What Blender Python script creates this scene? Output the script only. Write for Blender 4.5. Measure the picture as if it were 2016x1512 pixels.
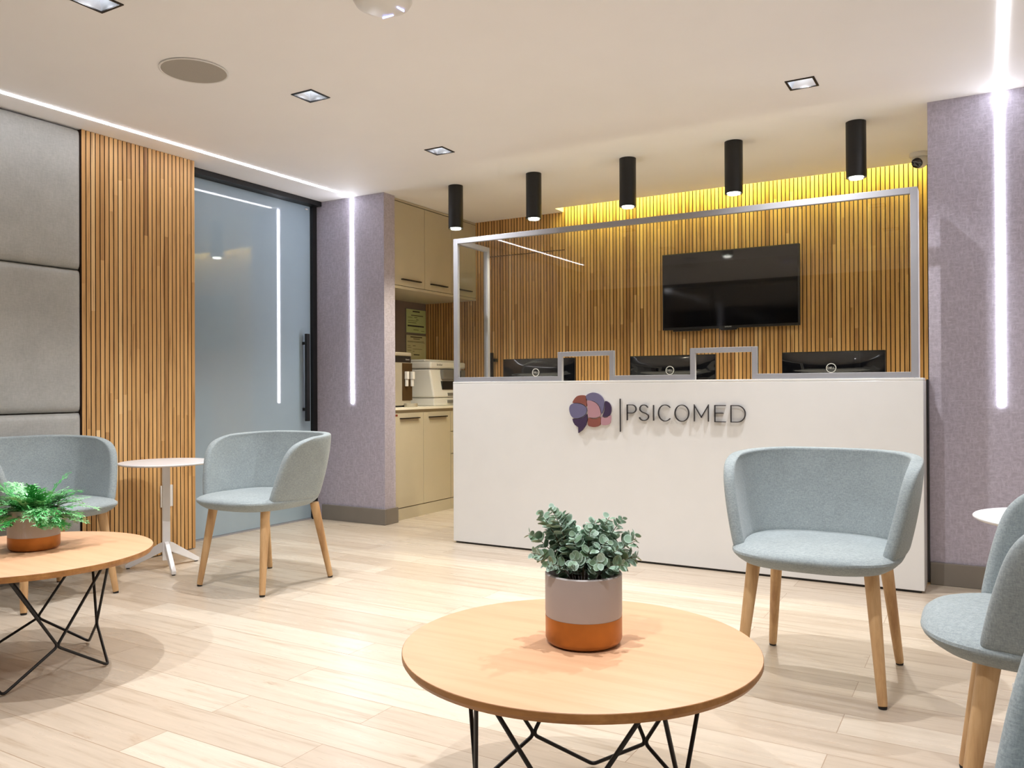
import bpy, bmesh, math, random
from mathutils import Vector, Matrix
random.seed(7)
R = math.radians
PI = math.pi
for o in list(bpy.data.objects):
    bpy.data.objects.remove(o)
S = bpy.context.scene
COL = S.collection

# ------------------------------------------------------------------ camera
FPX, YAW, PITCH, ROLL = 1611.1, R(30.10), R(0.234), R(-0.277)
cam_d = bpy.data.cameras.new('camera')
cam = bpy.data.objects.new('camera', cam_d)
COL.objects.link(cam)
cam_d.sensor_width = 36.0
cam_d.lens = FPX / 2016 * 36.0
cam_d.clip_start = 0.02
fw = Vector((-math.sin(YAW) * math.cos(PITCH), math.cos(YAW) * math.cos(PITCH), math.sin(PITCH)))
rt = Vector((math.cos(YAW), math.sin(YAW), 0))
up = rt.cross(fw)
r2 = rt * math.cos(ROLL) + up * math.sin(ROLL)
u2 = -rt * math.sin(ROLL) + up * math.cos(ROLL)
M = Matrix((r2, u2, -fw)).transposed().to_4x4()
M.translation = Vector((0, 0, 1.0))
cam.matrix_world = M
S.camera = cam

# ------------------------------------------------------------------ world, exposure
W = bpy.data.worlds.new('night'); S.world = W; W.use_nodes = True
W.node_tree.nodes['Background'].inputs[0].default_value = (0.05, 0.08, 0.16, 1)
W.node_tree.nodes['Background'].inputs[1].default_value = 0.3
S.view_settings.view_transform = 'Standard'
S.view_settings.look = 'None'
S.view_settings.gamma = 1
S.view_settings.use_curve_mapping = False
S.view_settings.exposure = 0.62

LED_E, LED_C = 14.0, (0.90, 0.92, 1.0)
COVE_E, COVE_C = 20.0, (0.93, 1.0, 0.30)
SPOT_W, SPOT_C = 66.0, (0.96, 0.965, 1.0)
TUBE_W, TUBE_C = 27.0, (1.0, 0.92, 0.70)
H = 2.43

# ------------------------------------------------------------------ helpers
def tag(o, label=None, cat=None, group=None, kind=None):
    if label: o['label'] = label
    if cat: o['category'] = cat
    if group: o['group'] = group
    if kind: o['kind'] = kind
    return o

def thing(name, label, cat, loc=(0, 0, 0), rz=0, group=None):
    o = bpy.data.objects.new(name, None); COL.objects.link(o)
    o.empty_display_size = 0.1
    o.location = loc; o.rotation_euler = (0, 0, rz)
    return tag(o, label, cat, group)

def obj(name, bm, mat, parent=None, smooth=None, bev=0, sub=0, loc=None):
    me = bpy.data.meshes.new(name)
    bmesh.ops.recalc_face_normals(bm, faces=bm.faces[:])
    bm.to_mesh(me); bm.free()
    for m in (mat if isinstance(mat, (list, tuple)) else [mat]):
        me.materials.append(m)
    o = bpy.data.objects.new(name, me); COL.objects.link(o)
    if smooth is not None:
        for p in me.polygons: p.use_smooth = True
        if smooth < 180: me.set_sharp_from_angle(angle=R(smooth))
    if bev:
        b = o.modifiers.new('bevel', 'BEVEL'); b.width = bev; b.segments = 2; b.limit_method = 'ANGLE'; b.angle_limit = R(40)
    if sub:
        s = o.modifiers.new('sub', 'SUBSURF'); s.levels = sub; s.render_levels = sub
    if parent: o.parent = parent
    if loc: o.location = loc
    return o

def struct(name, bm, mat, **k):
    o = obj(name, bm, mat, **k)
    if o.parent is None: o['kind'] = 'structure'
    return o

def box(bm, x0, x1, y0, y1, z0, z1, mi=0):
    vs = [bm.verts.new(p) for p in ((x0,y0,z0),(x1,y0,z0),(x1,y1,z0),(x0,y1,z0),(x0,y0,z1),(x1,y0,z1),(x1,y1,z1),(x0,y1,z1))]
    fs = []
    for f in ((0,3,2,1),(4,5,6,7),(0,1,5,4),(1,2,6,5),(2,3,7,6),(3,0,4,7)):
        F = bm.faces.new([vs[i] for i in f]); F.material_index = mi; fs.append(F)
    return vs

def B(*a):
    bm = bmesh.new(); box(bm, *a); return bm

def lathe(bm, prof, n=32, cx=0, cy=0, cz=0, mi=0, caps=True):
    rings = []
    for r, z in prof:
        if r < 1e-6:
            rings.append([bm.verts.new((cx, cy, cz + z))])
        else:
            rings.append([bm.verts.new((cx + r*math.cos(2*PI*i/n), cy + r*math.sin(2*PI*i/n), cz + z)) for i in range(n)])
    for a, b in zip(rings, rings[1:]):
        if len(a) == 1 and len(b) == 1: continue
        for i in range(n):
            j = (i+1) % n
            if len(a) == 1: f = bm.faces.new((a[0], b[i], b[j]))
            elif len(b) == 1: f = bm.faces.new((a[i], a[j], b[0]))
            else: f = bm.faces.new((a[i], a[j], b[j], b[i]))
            f.material_index = mi
    if caps:
        for rg in (rings[0], rings[-1]):
            if len(rg) > 1:
                f = bm.faces.new(rg); f.material_index = mi
    return bm

def LA(prof, n=32, **k):
    bm = bmesh.new(); lathe(bm, prof, n, **k); return bm

def tube(bm, pts, r, n=8, r1=None, caps=True, square=False):
    pts = [Vector(p) for p in pts]
    prev = None; rings = []
    N = len(pts)
    for i, p in enumerate(pts):
        if i == 0: t = (pts[1] - p).normalized()
        elif i == N-1: t = (p - pts[i-1]).normalized()
        else: t = ((pts[i+1]-p).normalized() + (p-pts[i-1]).normalized()).normalized()
        if prev is None:
            a = Vector((0, 0, 1)) if abs(t.z) < .9 else Vector((1, 0, 0))
            u = t.cross(a).normalized()
        else:
            u = (prev - t*prev.dot(t)).normalized()
        v = t.cross(u); prev = u
        rr = r if r1 is None else r + (r1-r)*i/(N-1)
        rings.append([bm.verts.new(p + (u*math.cos(2*PI*k/n) + v*math.sin(2*PI*k/n))*rr) for k in range(n)])
    for a, b in zip(rings, rings[1:]):
        for k in range(n):
            j = (k+1) % n
            bm.faces.new((a[k], a[j], b[j], b[k]))
    if caps:
        bm.faces.new(rings[0]); bm.faces.new(rings[-1])
    return bm

def fillet(pts, r, n=5):
    pts = [Vector(p) for p in pts]; out = [pts[0]]
    for a, b, c in zip(pts, pts[1:], pts[2:]):
        d1 = (a-b); d2 = (c-b); k = min(r, d1.length*.45, d2.length*.45)
        p0 = b + d1.normalized()*k; p1 = b + d2.normalized()*k
        for i in range(n+1):
            t = i/n
            out.append(p0*(1-t)**2 + b*2*t*(1-t) + p1*t*t)
    out.append(pts[-1]); return out

def prism(bm, pts, axis, a0, a1, mi=0):
    """extrude 2D polygon along an axis; pts are (u,v) of the two other axes"""
    def mk(u, v, a):
        return {'x': (a, u, v), 'y': (u, a, v), 'z': (u, v, a)}[axis]
    A = [bm.verts.new(mk(u, v, a0)) for u, v in pts]; Bv = [bm.verts.new(mk(u, v, a1)) for u, v in pts]
    n = len(pts)
    for i in range(n):
        j = (i+1) % n
        bm.faces.new((A[i], A[j], Bv[j], Bv[i])).material_index = mi
    bm.faces.new(A).material_index = mi; bm.faces.new(Bv).material_index = mi
    return bm

def text_mesh(name, txt, size, depth, mat, parent, loc, rot, width=None):
    cu = bpy.data.curves.new(name, 'FONT'); cu.body = txt; cu.size = size; cu.extrude = depth
    cu.align_x = 'CENTER'; cu.align_y = 'CENTER'
    t = bpy.data.objects.new('tmp', cu); COL.objects.link(t)
    dg = bpy.context.evaluated_depsgraph_get()
    me = bpy.data.meshes.new_from_object(t.evaluated_get(dg)); me.name = name
    bpy.data.objects.remove(t); bpy.data.curves.remove(cu)
    if width:
        xs = [v.co.x for v in me.vertices]; w = max(xs)-min(xs)
        for v in me.vertices: v.co.x *= width/w
    me.materials.clear(); me.materials.append(mat)
    o = bpy.data.objects.new(name, me); COL.objects.link(o); o.parent = parent
    o.location = loc; o.rotation_euler = rot
    return o

def dup(root, loc, rz, label):
    r = root.copy(); COL.objects.link(r); r.location = loc; r.rotation_euler = (0, 0, rz); r['label'] = label
    for ch in list(root.children):
        c = ch.copy(); COL.objects.link(c); c.parent = r
        for g in list(ch.children):
            d = g.copy(); COL.objects.link(d); d.parent = c
    return r

# ------------------------------------------------------------------ materials
def srgb(r, g, b):
    f = lambda c: (c/255/12.92 if c/255 <= .04045 else ((c/255+.055)/1.055)**2.4)
    return (f(r), f(g), f(b), 1)

class NT:
    def __init__(s, name):
        s.m = bpy.data.materials.new(name); s.m.use_nodes = True
        s.t = s.m.node_tree; s.n = s.t.nodes; s.p = s.n['Principled BSDF']
    def add(s, ty, **k):
        n = s.n.new(ty)
        for a, b in k.items(): setattr(n, a, b)
        return n
    def l(s, a, b): s.t.links.new(a, b)
    def setp(s, **k):
        for a, b in k.items():
            s.p.inputs[a.replace('_', ' ')].default_value = b
        return s
    def coord(s, scale=(1, 1, 1), loc=(0, 0, 0), rot=(0, 0, 0), kind='Object'):
        c = s.add('ShaderNodeTexCoord'); m = s.add('ShaderNodeMapping')
        m.inputs['Scale'].default_value = scale; m.inputs['Location'].default_value = loc; m.inputs['Rotation'].default_value = rot
        s.l(c.outputs[kind], m.inputs[0]); return m.outputs[0]
    def noise(s, vec, scale=5, detail=3, rough=.5):
        n = s.add('ShaderNodeTexNoise'); n.inputs['Scale'].default_value = scale
        n.inputs['Detail'].default_value = detail; n.inputs['Roughness'].default_value = rough
        s.l(vec, n.inputs['Vector']); return n.outputs['Fac']
    def ramp(s, fac, stops):
        r = s.add('ShaderNodeValToRGB'); e = r.color_ramp.elements
        e[0].position, e[0].color = stops[0]; e[1].position, e[1].color = stops[-1]
        for p, c in stops[1:-1]:
            x = e.new(p); x.color = c
        s.l(fac, r.inputs[0]); return r.outputs[0]
    def mix(s, a, b, fac, mode='MIX'):
        m = s.add('ShaderNodeMix', data_type='RGBA', blend_type=mode)
        for sock, v in ((m.inputs[6], a), (m.inputs[7], b), (m.inputs[0], fac)):
            if hasattr(v, 'is_linked'): s.l(v, sock)
            else: sock.default_value = v
        return m.outputs[2]
    def bump(s, h, strength=.2, dist=.002):
        b = s.add('ShaderNodeBump'); b.inputs['Strength'].default_value = strength; b.inputs['Distance'].default_value = dist
        s.l(h, b.inputs['Height']); s.l(b.outputs[0], s.p.inputs['Normal'])

def plain(name, col, rough=.5, metal=0, spec=.5, coat=0, var=.04, scale=8):
    t = NT(name)
    t.setp(Roughness=rough, Metallic=metal)
    t.p.inputs['Specular IOR Level'].default_value = spec
    t.p.inputs['Coat Weight'].default_value = coat
    f = t.noise(t.coord(), scale, 2)
    lo = tuple(c*(1-var) for c in col[:3]) + (1,); hi = tuple(min(1, c*(1+var)) for c in col[:3]) + (1,)
    t.l(t.ramp(f, [(.3, lo), (.7, hi)]), t.p.inputs['Base Color'])
    return t.m

def emit(name, col, e):
    t = NT(name); t.setp(Base_Color=(*col, 1), Roughness=.4)
    t.p.inputs['Emission Color'].default_value = (*col, 1); t.p.inputs['Emission Strength'].default_value = e
    return t.m

def fabric(name, c0, c1, bump=.25, scale=140, sheen=.15):
    t = NT(name); t.setp(Roughness=.9)
    t.p.inputs['Specular IOR Level'].default_value = .2
    t.p.inputs['Sheen Weight'].default_value = sheen
    a = t.noise(t.coord((1, 1, 4)), scale*.6, 4, .7); b = t.noise(t.coord((4, 4, 1)), scale*.6, 4, .7)
    big = t.noise(t.coord(), 9, 2)
    f = t.add('ShaderNodeMath', operation='MULTIPLY_ADD'); t.l(a, f.inputs[0]); f.inputs[1].default_value = .5
    h = t.add('ShaderNodeMath', operation='MULTIPLY'); t.l(b, h.inputs[0]); h.inputs[1].default_value = .5
    t.l(h.outputs[0], f.inputs[2])
    c = t.ramp(f.outputs[0], [(.38, c0), (.62, c1)])
    t.l(t.mix(c, t.ramp(big, [(.3, (.93, .93, .93, 1)), (.7, (1.03, 1.03, 1.03, 1))]), 1.0, 'MULTIPLY'), t.p.inputs['Base Color'])
    t.bump(f.outputs[0], bump, .002)
    return t.m

def wood(name, c0, c1, c2, rough=.45, axis='z', scale=1.0):
    t = NT(name); t.setp(Roughness=rough)
    sc = {'z': (14, 14, 1), 'x': (1, 14, 14), 'y': (14, 1, 14)}[axis]
    v = t.coord(tuple(k*scale for k in sc))
    a = t.noise(v, 2.2, 5, .6); b = t.noise(v, 9, 3, .6)
    c = t.ramp(a, [(.3, c0), (.5, c1), (.72, c2)])
    t.l(t.mix(c, t.ramp(b, [(.35, (.86, .83, .8, 1)), (.6, (1, 1, 1, 1))]), .6, 'MULTIPLY'), t.p.inputs['Base Color'])
    return t.m

def slat_wood(name):
    t = NT(name); t.setp(Roughness=.5)
    at = t.add('ShaderNodeAttribute', attribute_name='tone')
    base = t.ramp(at.outputs['Fac'], [(0.0, srgb(166, 122, 72)), (.35, srgb(204, 158, 98)), (.7, srgb(222, 178, 118)), (1.0, srgb(238, 202, 146))])
    v = t.coord((24, 24, 1.2))
    off = t.add('ShaderNodeVectorMath', operation='ADD'); t.l(v, off.inputs[0])
    cmb = t.add('ShaderNodeCombineXYZ')
    ml = t.add('ShaderNodeMath', operation='MULTIPLY'); t.l(at.outputs['Fac'], ml.inputs[0]); ml.inputs[1].default_value = 37.0
    t.l(ml.outputs[0], cmb.inputs[2]); t.l(cmb.outputs[0], off.inputs[1])
    a = t.noise(off.outputs[0], 2.0, 5, .6)
    g = t.ramp(a, [(.28, (.55, .46, .38, 1)), (.45, (.92, .9, .88, 1)), (.7, (1.08, 1.06, 1.0, 1))])
    t.l(t.mix(base, g, 1.0, 'MULTIPLY'), t.p.inputs['Base Color'])
    return t.m

def floor_mat():
    t = NT('floor_planks'); 
    c = t.coord()
    br = t.add('ShaderNodeTexBrick')
    br.offset = .37; br.offset_frequency = 2
    for k, v in (('Scale', 1.0), ('Mortar Size', .0012), ('Mortar Smooth', 0.0), ('Brick Width', 1.24), ('Row Height', .157), ('Bias', 0.0)):
        br.inputs[k].default_value = v
    br.inputs['Color1'].default_value = (0, 0, 0, 1); br.inputs['Color2'].default_value = (1, 1, 1, 1); br.inputs['Mortar'].default_value = (.5, .5, .5, 1)
    mp = t.add('ShaderNodeMapping'); mp.inputs['Location'].default_value = (.38, 5*.157-.0+.003, 0)
    t.l(c, mp.inputs[0]); t.l(mp.outputs[0], br.inputs['Vector'])
    tone = t.ramp(br.outputs['Color'], [(0, srgb(189, 173, 154)), (.5, srgb(200, 186, 168)), (1, srgb(208, 196, 179))])
    # streaks along X, offset per plank
    cb = t.add('ShaderNodeCombineXYZ'); ml = t.add('ShaderNodeMath', operation='MULTIPLY'); ml.inputs[1].default_value = 31
    t.l(br.outputs['Color'], ml.inputs[0]); t.l(ml.outputs[0], cb.inputs[0])
    v1 = t.add('ShaderNodeVectorMath', operation='ADD'); t.l(t.coord((1.1, 16, 1)), v1.inputs[0]); t.l(cb.outputs[0], v1.inputs[1])
    s1 = t.noise(v1.outputs[0], 1.6, 6, .62)
    v2 = t.add('ShaderNodeVectorMath', operation='ADD'); t.l(t.coord((2.2, 9, 1)), v2.inputs[0]); t.l(cb.outputs[0], v2.inputs[1])
    s2 = t.noise(v2.outputs[0], 2.2, 4, .7)
    k1 = t.ramp(s1, [(.30, (.74, .68, .61, 1)), (.46, (.95, .94, .92, 1)), (.7, (1.07, 1.06, 1.05, 1))])
    k2 = t.ramp(s2, [(.24, (.62, .5, .42, 1)), (.33, (.9, .86, .82, 1)), (.42, (1, 1, 1, 1))])
    cc = t.mix(t.mix(tone, k1, 1.0, 'MULTIPLY'), k2, .8, 'MULTIPLY')
    mf = br.outputs['Fac']
    cc = t.mix(cc, srgb(158, 134, 110), mf)
    t.l(cc, t.p.inputs['Base Color'])
    t.setp(Roughness=.36)
    t.l(t.ramp(s1, [(.3, (.40,)*3+(1,)), (.7, (.24,)*3+(1,))]), t.p.inputs['Roughness'])
    t.bump(s1, .10, .002)
    return t.m

def wallpaper(name, c0, c1):
    t = NT(name); t.setp(Roughness=.75)
    t.p.inputs['Specular IOR Level'].default_value = .25
    a = t.noise(t.coord((1, 1, 3.2)), 30, 6, .72); b = t.noise(t.coord((3.5, 3.5, 1)), 24, 6, .72)
    mx = t.add('ShaderNodeMath', operation='MAXIMUM'); t.l(a, mx.inputs[0]); t.l(b, mx.inputs[1])
    t.l(t.ramp(mx.outputs[0], [(.45, c0), (.68, c1)]), t.p.inputs['Base Color'])
    t.bump(mx.outputs[0], .4, .003)
    return t.m

def glass(name, tint=(.97, .98, .97), refl=1.0):
    t = NT(name); n = t.n
    tr = t.add('ShaderNodeBsdfTransparent'); tr.inputs[0].default_value = (*tint, 1)
    gl = t.add('ShaderNodeBsdfGlossy'); gl.inputs['Roughness'].default_value = .01
    ge = t.add('ShaderNodeNewGeometry'); dt = t.add('ShaderNodeVectorMath', operation='DOT_PRODUCT')
    t.l(ge.outputs['Normal'], dt.inputs[0]); t.l(ge.outputs['Incoming'], dt.inputs[1])
    def mt(op, x, y=None):
        q = t.add('ShaderNodeMath', operation=op); t.l(x, q.inputs[0])
        if y is not None: q.inputs[1].default_value = y
        return q.outputs[0]
    c_ = mt('ABSOLUTE', dt.outputs['Value']); c_ = mt('SUBTRACT', c_, 1.0); c_ = mt('ABSOLUTE', c_); c_ = mt('POWER', c_, 5.0)
    c_ = mt('MULTIPLY', c_, .96); c_ = mt('ADD', c_, .04)
    ms = t.add('ShaderNodeMixShader'); out = n['Material Output']
    t.l(c_, ms.inputs[0]); t.l(tr.outputs[0], ms.inputs[1]); t.l(gl.outputs[0], ms.inputs[2]); t.l(ms.outputs[0], out.inputs[0])
    n.remove(t.p); return t.m

m = {}
m['ceiling'] = plain('ceiling_paint', srgb(244, 242, 241), .7, var=.01, scale=3)
m['white_wall'] = plain('wall_paint', srgb(225, 220, 212), .7, var=.02)
m['lilac'] = wallpaper('lilac_wallpaper', srgb(168, 161, 173), srgb(194, 188, 201))
m['dark_wall'] = plain('brown_wall', srgb(128, 112, 104), .8)
m['floor'] = floor_mat()
m['slat'] = slat_wood('slat_wood')
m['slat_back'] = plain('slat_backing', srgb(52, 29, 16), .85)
m['taupe'] = plain('baseboard_taupe', srgb(126, 119, 110), .45)
m['pad'] = fabric('upholstered_panel', srgb(168, 168, 164), srgb(182, 182, 178), .06, 60, .1)
m['chair'] = fabric('chair_fabric', srgb(134, 144, 146), srgb(165, 174, 175), .35, 150)
m['chair_wood'] = wood('ash_wood', srgb(178, 136, 92), srgb(204, 164, 116), srgb(218, 182, 136), .5)
m['rubber'] = plain('black_rubber', srgb(24, 22, 22), .6)
m['black_metal'] = plain('black_metal', srgb(22, 20, 20), .42, .2)
m['black_matte'] = plain('black_powder_coat', srgb(12, 12, 13), .4)
m['table_top'] = wood('table_laminate', srgb(217, 169, 130), srgb(220, 172, 133), srgb(223, 176, 137), .45, 'x', .3)
m['table_edge'] = wood('table_edge', srgb(150, 100, 50), srgb(170, 118, 60), srgb(186, 134, 76), .45, 'x')
m['white_metal'] = plain('white_metal', srgb(232, 230, 230), .35)
m['desk'] = plain('white_lacquer', srgb(228, 228, 226), .22, var=.01)
m['alu'] = plain('brushed_aluminium', srgb(158, 159, 164), .5, .25)
m['glass'] = glass('clear_glass', (.965, .965, .955))
m['door_glass'] = plain('grey_glass', srgb(152, 170, 182), .04, spec=.8, var=.01)
m['cab'] = plain('beige_laminate', srgb(190, 180, 156), .5, var=.015)
m['worktop'] = plain('cream_worktop', srgb(232, 226, 208), .3)
m['led'] = emit('led_strip', LED_C, LED_E)
m['cove'] = emit('cove_led', COVE_C, COVE_E)
m['lamp'] = emit('lamp_face', (1.0, .97, .92), 14)
m['bulb'] = emit('downlight_bulb_face', (.92, .96, 1.0), 30)
m['blue_glow'] = emit('blue_emissive', (.35, .42, 1.0), 3)
m['chrome'] = plain('reflector_metal', srgb(215, 220, 228), .3, .8)
m['lens'] = glass('lamp_lens', (.9, .95, .9))
m['speaker'] = plain('speaker_grille', srgb(168, 162, 152), .8, var=.08, scale=400)
m['white_plastic'] = plain('white_plastic', srgb(228, 226, 222), .3, var=.01)
m['grey_plastic'] = plain('grey_plastic', srgb(120, 118, 114), .4)
m['dark_plastic'] = plain('dark_plastic', srgb(30, 30, 32), .35)
m['screen'] = plain('black_screen', srgb(10, 10, 14), .06, spec=.6)
m['monitor'] = plain('gloss_black', srgb(14, 15, 18), .07, coat=.6)
m['silver'] = plain('silver_print', srgb(205, 208, 212), .35, .3)
m['steel'] = plain('stainless_steel', srgb(190, 184, 168), .35, .35)
m['bronze'] = plain('bronze_panel', srgb(92, 74, 50), .35, .6)
m['paper_green'] = plain('green_paper', srgb(190, 200, 140), .8)
m['paper'] = plain('cream_paper', srgb(205, 196, 158), .8)
m['ink'] = plain('ink', srgb(60, 55, 48), .8)
m['ink_black'] = plain('letter_black', srgb(34, 31, 34), .4)
m['pot'] = plain('grey_ceramic', srgb(176, 168, 165), .4, var=.03)
m['copper'] = plain('copper_glaze', srgb(168, 110, 52), .36, .7, var=.1, scale=20)
m['soil'] = plain('dark_soil', srgb(40, 32, 26), .95, var=.3, scale=60)
m['stem'] = plain('plant_stem', srgb(110, 92, 66), .7)
m['logo_red'] = plain('logo_red', srgb(132, 76, 66), .5)
m['logo_blue'] = plain('logo_blue', srgb(106, 103, 136), .5)
m['logo_pink'] = plain('logo_pink', srgb(176, 134, 144), .5)
m['logo_plum'] = plain('logo_plum', srgb(58, 42, 74), .5)
m['sticker'] = plain('red_sticker', srgb(120, 40, 20), .6)

def leaf_mat(name, c0, c1, c2, rough=.55):
    t = NT(name); t.setp(Roughness=rough)
    at = t.add('ShaderNodeAttribute', attribute_name='tone')
    t.l(t.ramp(at.outputs['Fac'], [(0, c0), (.5, c1), (1, c2)]), t.p.inputs['Base Color'])
    t.p.inputs['Subsurface Weight'].default_value = 0
    return t.m
m['euc'] = leaf_mat('eucalyptus_leaf', srgb(92, 120, 84), srgb(138, 166, 144), srgb(192, 212, 200))
m['fern'] = leaf_mat('fern_leaf', srgb(30, 124, 50), srgb(76, 182, 92), srgb(168, 232, 168), .3)

def set_tone(o, vals):
    a = o.data.attributes.new('tone', 'FLOAT', 'FACE')
    for i, v in enumerate(vals): a.data[i].value = v

# ------------------------------------------------------------------ ROOM
XL, XR, YR, YB = -4.30, 0.78, -0.42, 6.02       # padded/slat wall line, right wall, rear wall, back wall
struct('floor', B(-4.75, XR+.1, YR-.1, YB+.1, -.06, 0), m['floor'])

LAMPS = [(-2.845, 4.05), (-2.848, 2.965), (-2.83, 1.84), (-.745, 4.03), (-.745, 2.90), (-.745, 1.75), (-2.84, .72), (-.745, .62)]
HS = .058
def grid_plane(bm, x0, x1, y0, y1, z, holes):
    xs = sorted({x0, x1, *[v for h in holes for v in (h[0], h[1]) if x0 < v < x1]})
    ys = sorted({y0, y1, *[v for h in holes for v in (h[2], h[3]) if y0 < v < y1]})
    V = {}
    def gv(x, y):
        if (x, y) not in V: V[(x, y)] = bm.verts.new((x, y, z))
        return V[(x, y)]
    for a, b in zip(xs, xs[1:]):
        for c, d in zip(ys, ys[1:]):
            cx, cy = (a+b)/2, (c+d)/2
            if any(h[0] < cx < h[1] and h[2] < cy < h[3] for h in holes): continue
            bm.faces.new((gv(a, c), gv(a, d), gv(b, d), gv(b, c)))
bm = bmesh.new()
holes = [(x-HS, x+HS, y-HS, y+HS) for x, y in LAMPS] + [(-2.98, -.2, 5.84, 6.2)]
grid_plane(bm, -4.6, XR+.1, YR-.1, YB+.12, H, holes)
# slot above the ceiling
def quad(bm, *p): bm.faces.new([bm.verts.new(q) for q in p])
quad(bm, (-2.98, 5.84, H), (-.2, 5.84, H), (-.2, 5.84, H+.2), (-2.98, 5.84, H+.2))
quad(bm, (-2.98, 5.84, H+.2), (-.2, 5.84, H+.2), (-.2, 6.14, H+.2), (-2.98, 6.14, H+.2))
quad(bm, (-2.98, 5.84, H), (-2.98, 6.14, H), (-2.98, 6.14, H+.2), (-2.98, 5.84, H+.2))
me = bpy.data.meshes.new('ceiling'); bm.to_mesh(me); bm.free(); me.materials.append(m['ceiling'])
ceil = bpy.data.objects.new('ceiling', me); COL.objects.link(ceil); ceil['kind'] = 'structure'

cv = obj('cove_light', B(-2.95, -.24, 5.846, 5.862, H+.07, H+.095), m['cove'])
tag(cv, 'yellow LED strip hidden in the ceiling slot above the slatted back wall', 'light')

# walls
struct('wall_left', B(-4.70, -4.60, YR, 4.70, 0, H), m['white_wall'])
bm = B(-4.46, -3.80, 4.70, 4.826, 0, H)
box(bm, -4.70, -4.46, 4.70, 4.826, 0, H)
struct('wall_pillar', bm, m['lilac'])
struct('wall_alcove', B(-4.50, -4.37, 4.826, YB, 0, H), m['dark_wall'])
bm = B(-.25, XR+.1, 4.63, 4.75, 0, H)
struct('wall_right', bm, m['lilac'])
struct('wall_side', B(XR, XR+.1, YR, 4.63, 0, H), m['white_wall'])
struct('wall_inner', B(-.15, -.05, 4.75, YB, 0, H+.2), m['white_wall'])
# rear wall with dark night window
bm = B(-4.7, XR+.1, YR-.12, YR-.02, 0, .25)
box(bm, -4.7, XR+.1, YR-.12, YR-.02, 2.2, H)
box(bm, -4.7, -4.3, YR-.12, YR-.02, .25, 2.2); box(bm, .4, XR+.1, YR-.12, YR-.02, .25, 2.2)
struct('wall_rear', bm, m['white_wall'])
wf = bmesh.new()
for x in (-4.3, -2.75, -1.2, .35): box(wf, x, x+.05, YR-.10, YR-.04, .25, 2.2)
box(wf, -4.3, .4, YR-.10, YR-.04, .25, .3); box(wf, -4.3, .4, YR-.10, YR-.04, 2.15, 2.2)
wfo = struct('window_1', wf, m['black_metal'])
obj('pane', B(-4.26, .36, YR-.075, YR-.065, .3, 2.15), m['screen'], wfo)

# baseboards
struct('baseboard_left', B(-4.40, -3.785, 4.682, 4.699, 0, .115), m['taupe'], bev=.003)
struct('baseboard_pillar', B(-3.799, -3.785, 4.70, 4.84, 0, .115), m['taupe'], bev=.003)
struct('baseboard_right', B(-.25, XR, 4.612, 4.629, 0, .112), m['taupe'], bev=.003)

# slatted walls
def slats(name, along, a0, a1, depth0, depth1, z0, z1, splits=(), pitch=.0282, w=.0224, back=.008, label=None):
    """along='y' : faces +X, front at depth1 ; along='x': faces -Y, front at depth1"""
    rng = random.Random(len(name)*13+5)
    bm = bmesh.new(); tones = []
    def bx(p0, p1, d0, d1, za, zb, mi, tone):
        lo, hi = min(d0, d1), max(d0, d1)
        nf = len(bm.faces)
        if along == 'y': box(bm, lo, hi, p0, p1, za, zb, mi)
        else: box(bm, p0, p1, lo, hi, za, zb, mi)
        if mi == 0:      # groove sides coloured dark, standing in for the shade between slats
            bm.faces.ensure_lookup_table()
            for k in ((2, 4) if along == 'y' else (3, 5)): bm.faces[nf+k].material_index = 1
        tones.extend([tone]*6)
    sg = 1 if depth1 > depth0 else -1
    bx(a0, a1, depth0, depth0+sg*back, z0, z1, 1, .5)
    n = int((a1-a0)/pitch)
    pp = (a1-a0-w)/max(1, n)
    for i in range(n+1):
        p = a0 + i*pp
        cuts = [z0]
        z = z0 + rng.uniform(.15, 1.0)
        while z < z1-.15:
            cuts.append(z); z += rng.uniform(.7, 1.6)
        cuts.append(z1)
        for za, zb in zip(cuts, cuts[1:]):
            t = min(1, max(0, rng.gauss(.5, .21)))
            segs = [(za, zb)]
            for (pa, pb, zc, g) in splits:
                if pa <= p <= pb:
                    ns = []
                    for s0, s1 in segs:
                        if s0 < zc-g and s1 > zc+g: ns += [(s0, zc-g), (zc+g, s1)]
                        else: ns.append((s0, s1))
                    segs = ns
            for s0, s1 in segs: bx(p, p+w, depth0+sg*back, depth1, s0, s1, 0, t)
    o = obj(name, bm, [m['slat'], m['slat_back']])
    return o, tones
def finish_slats(o, tones):
    set_tone(o, tones); o['kind'] = 'structure'
o, t = slats('wall_slat_left', 'y', 2.700, 3.440, -4.325, -4.290, .006, H-.001)
finish_slats(o, t)
struct('wall_slat_core', B(-4.60, -4.326, 2.70, 3.43, 0, H), m['slat_back'])
o, t = slats('wall_back', 'x', -4.369, -.16, 6.03, 5.992, .002, H+.19, splits=[(-3.70, -2.97, 2.121, .0035)])
finish_slats(o, t)
struct('wall_back_core', B(-4.5, 0, 6.031, 6.13, 0, H+.2), m['slat_back'])
# flush door pull on the slatted back wall
d = thing('pull_handle', 'black vertical pull bar on the slatted back wall, left of the monitors', 'handle', (-3.645, 5.94, .9))
obj('bar', B(-.016, .016, -.012, .012, -.1, .395), m['black_metal'], d, bev=.002)
for z in (.32, -.05): obj('mount', B(-.01, .035, .012, .052, z, z+.025), m['black_metal'], d)

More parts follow.
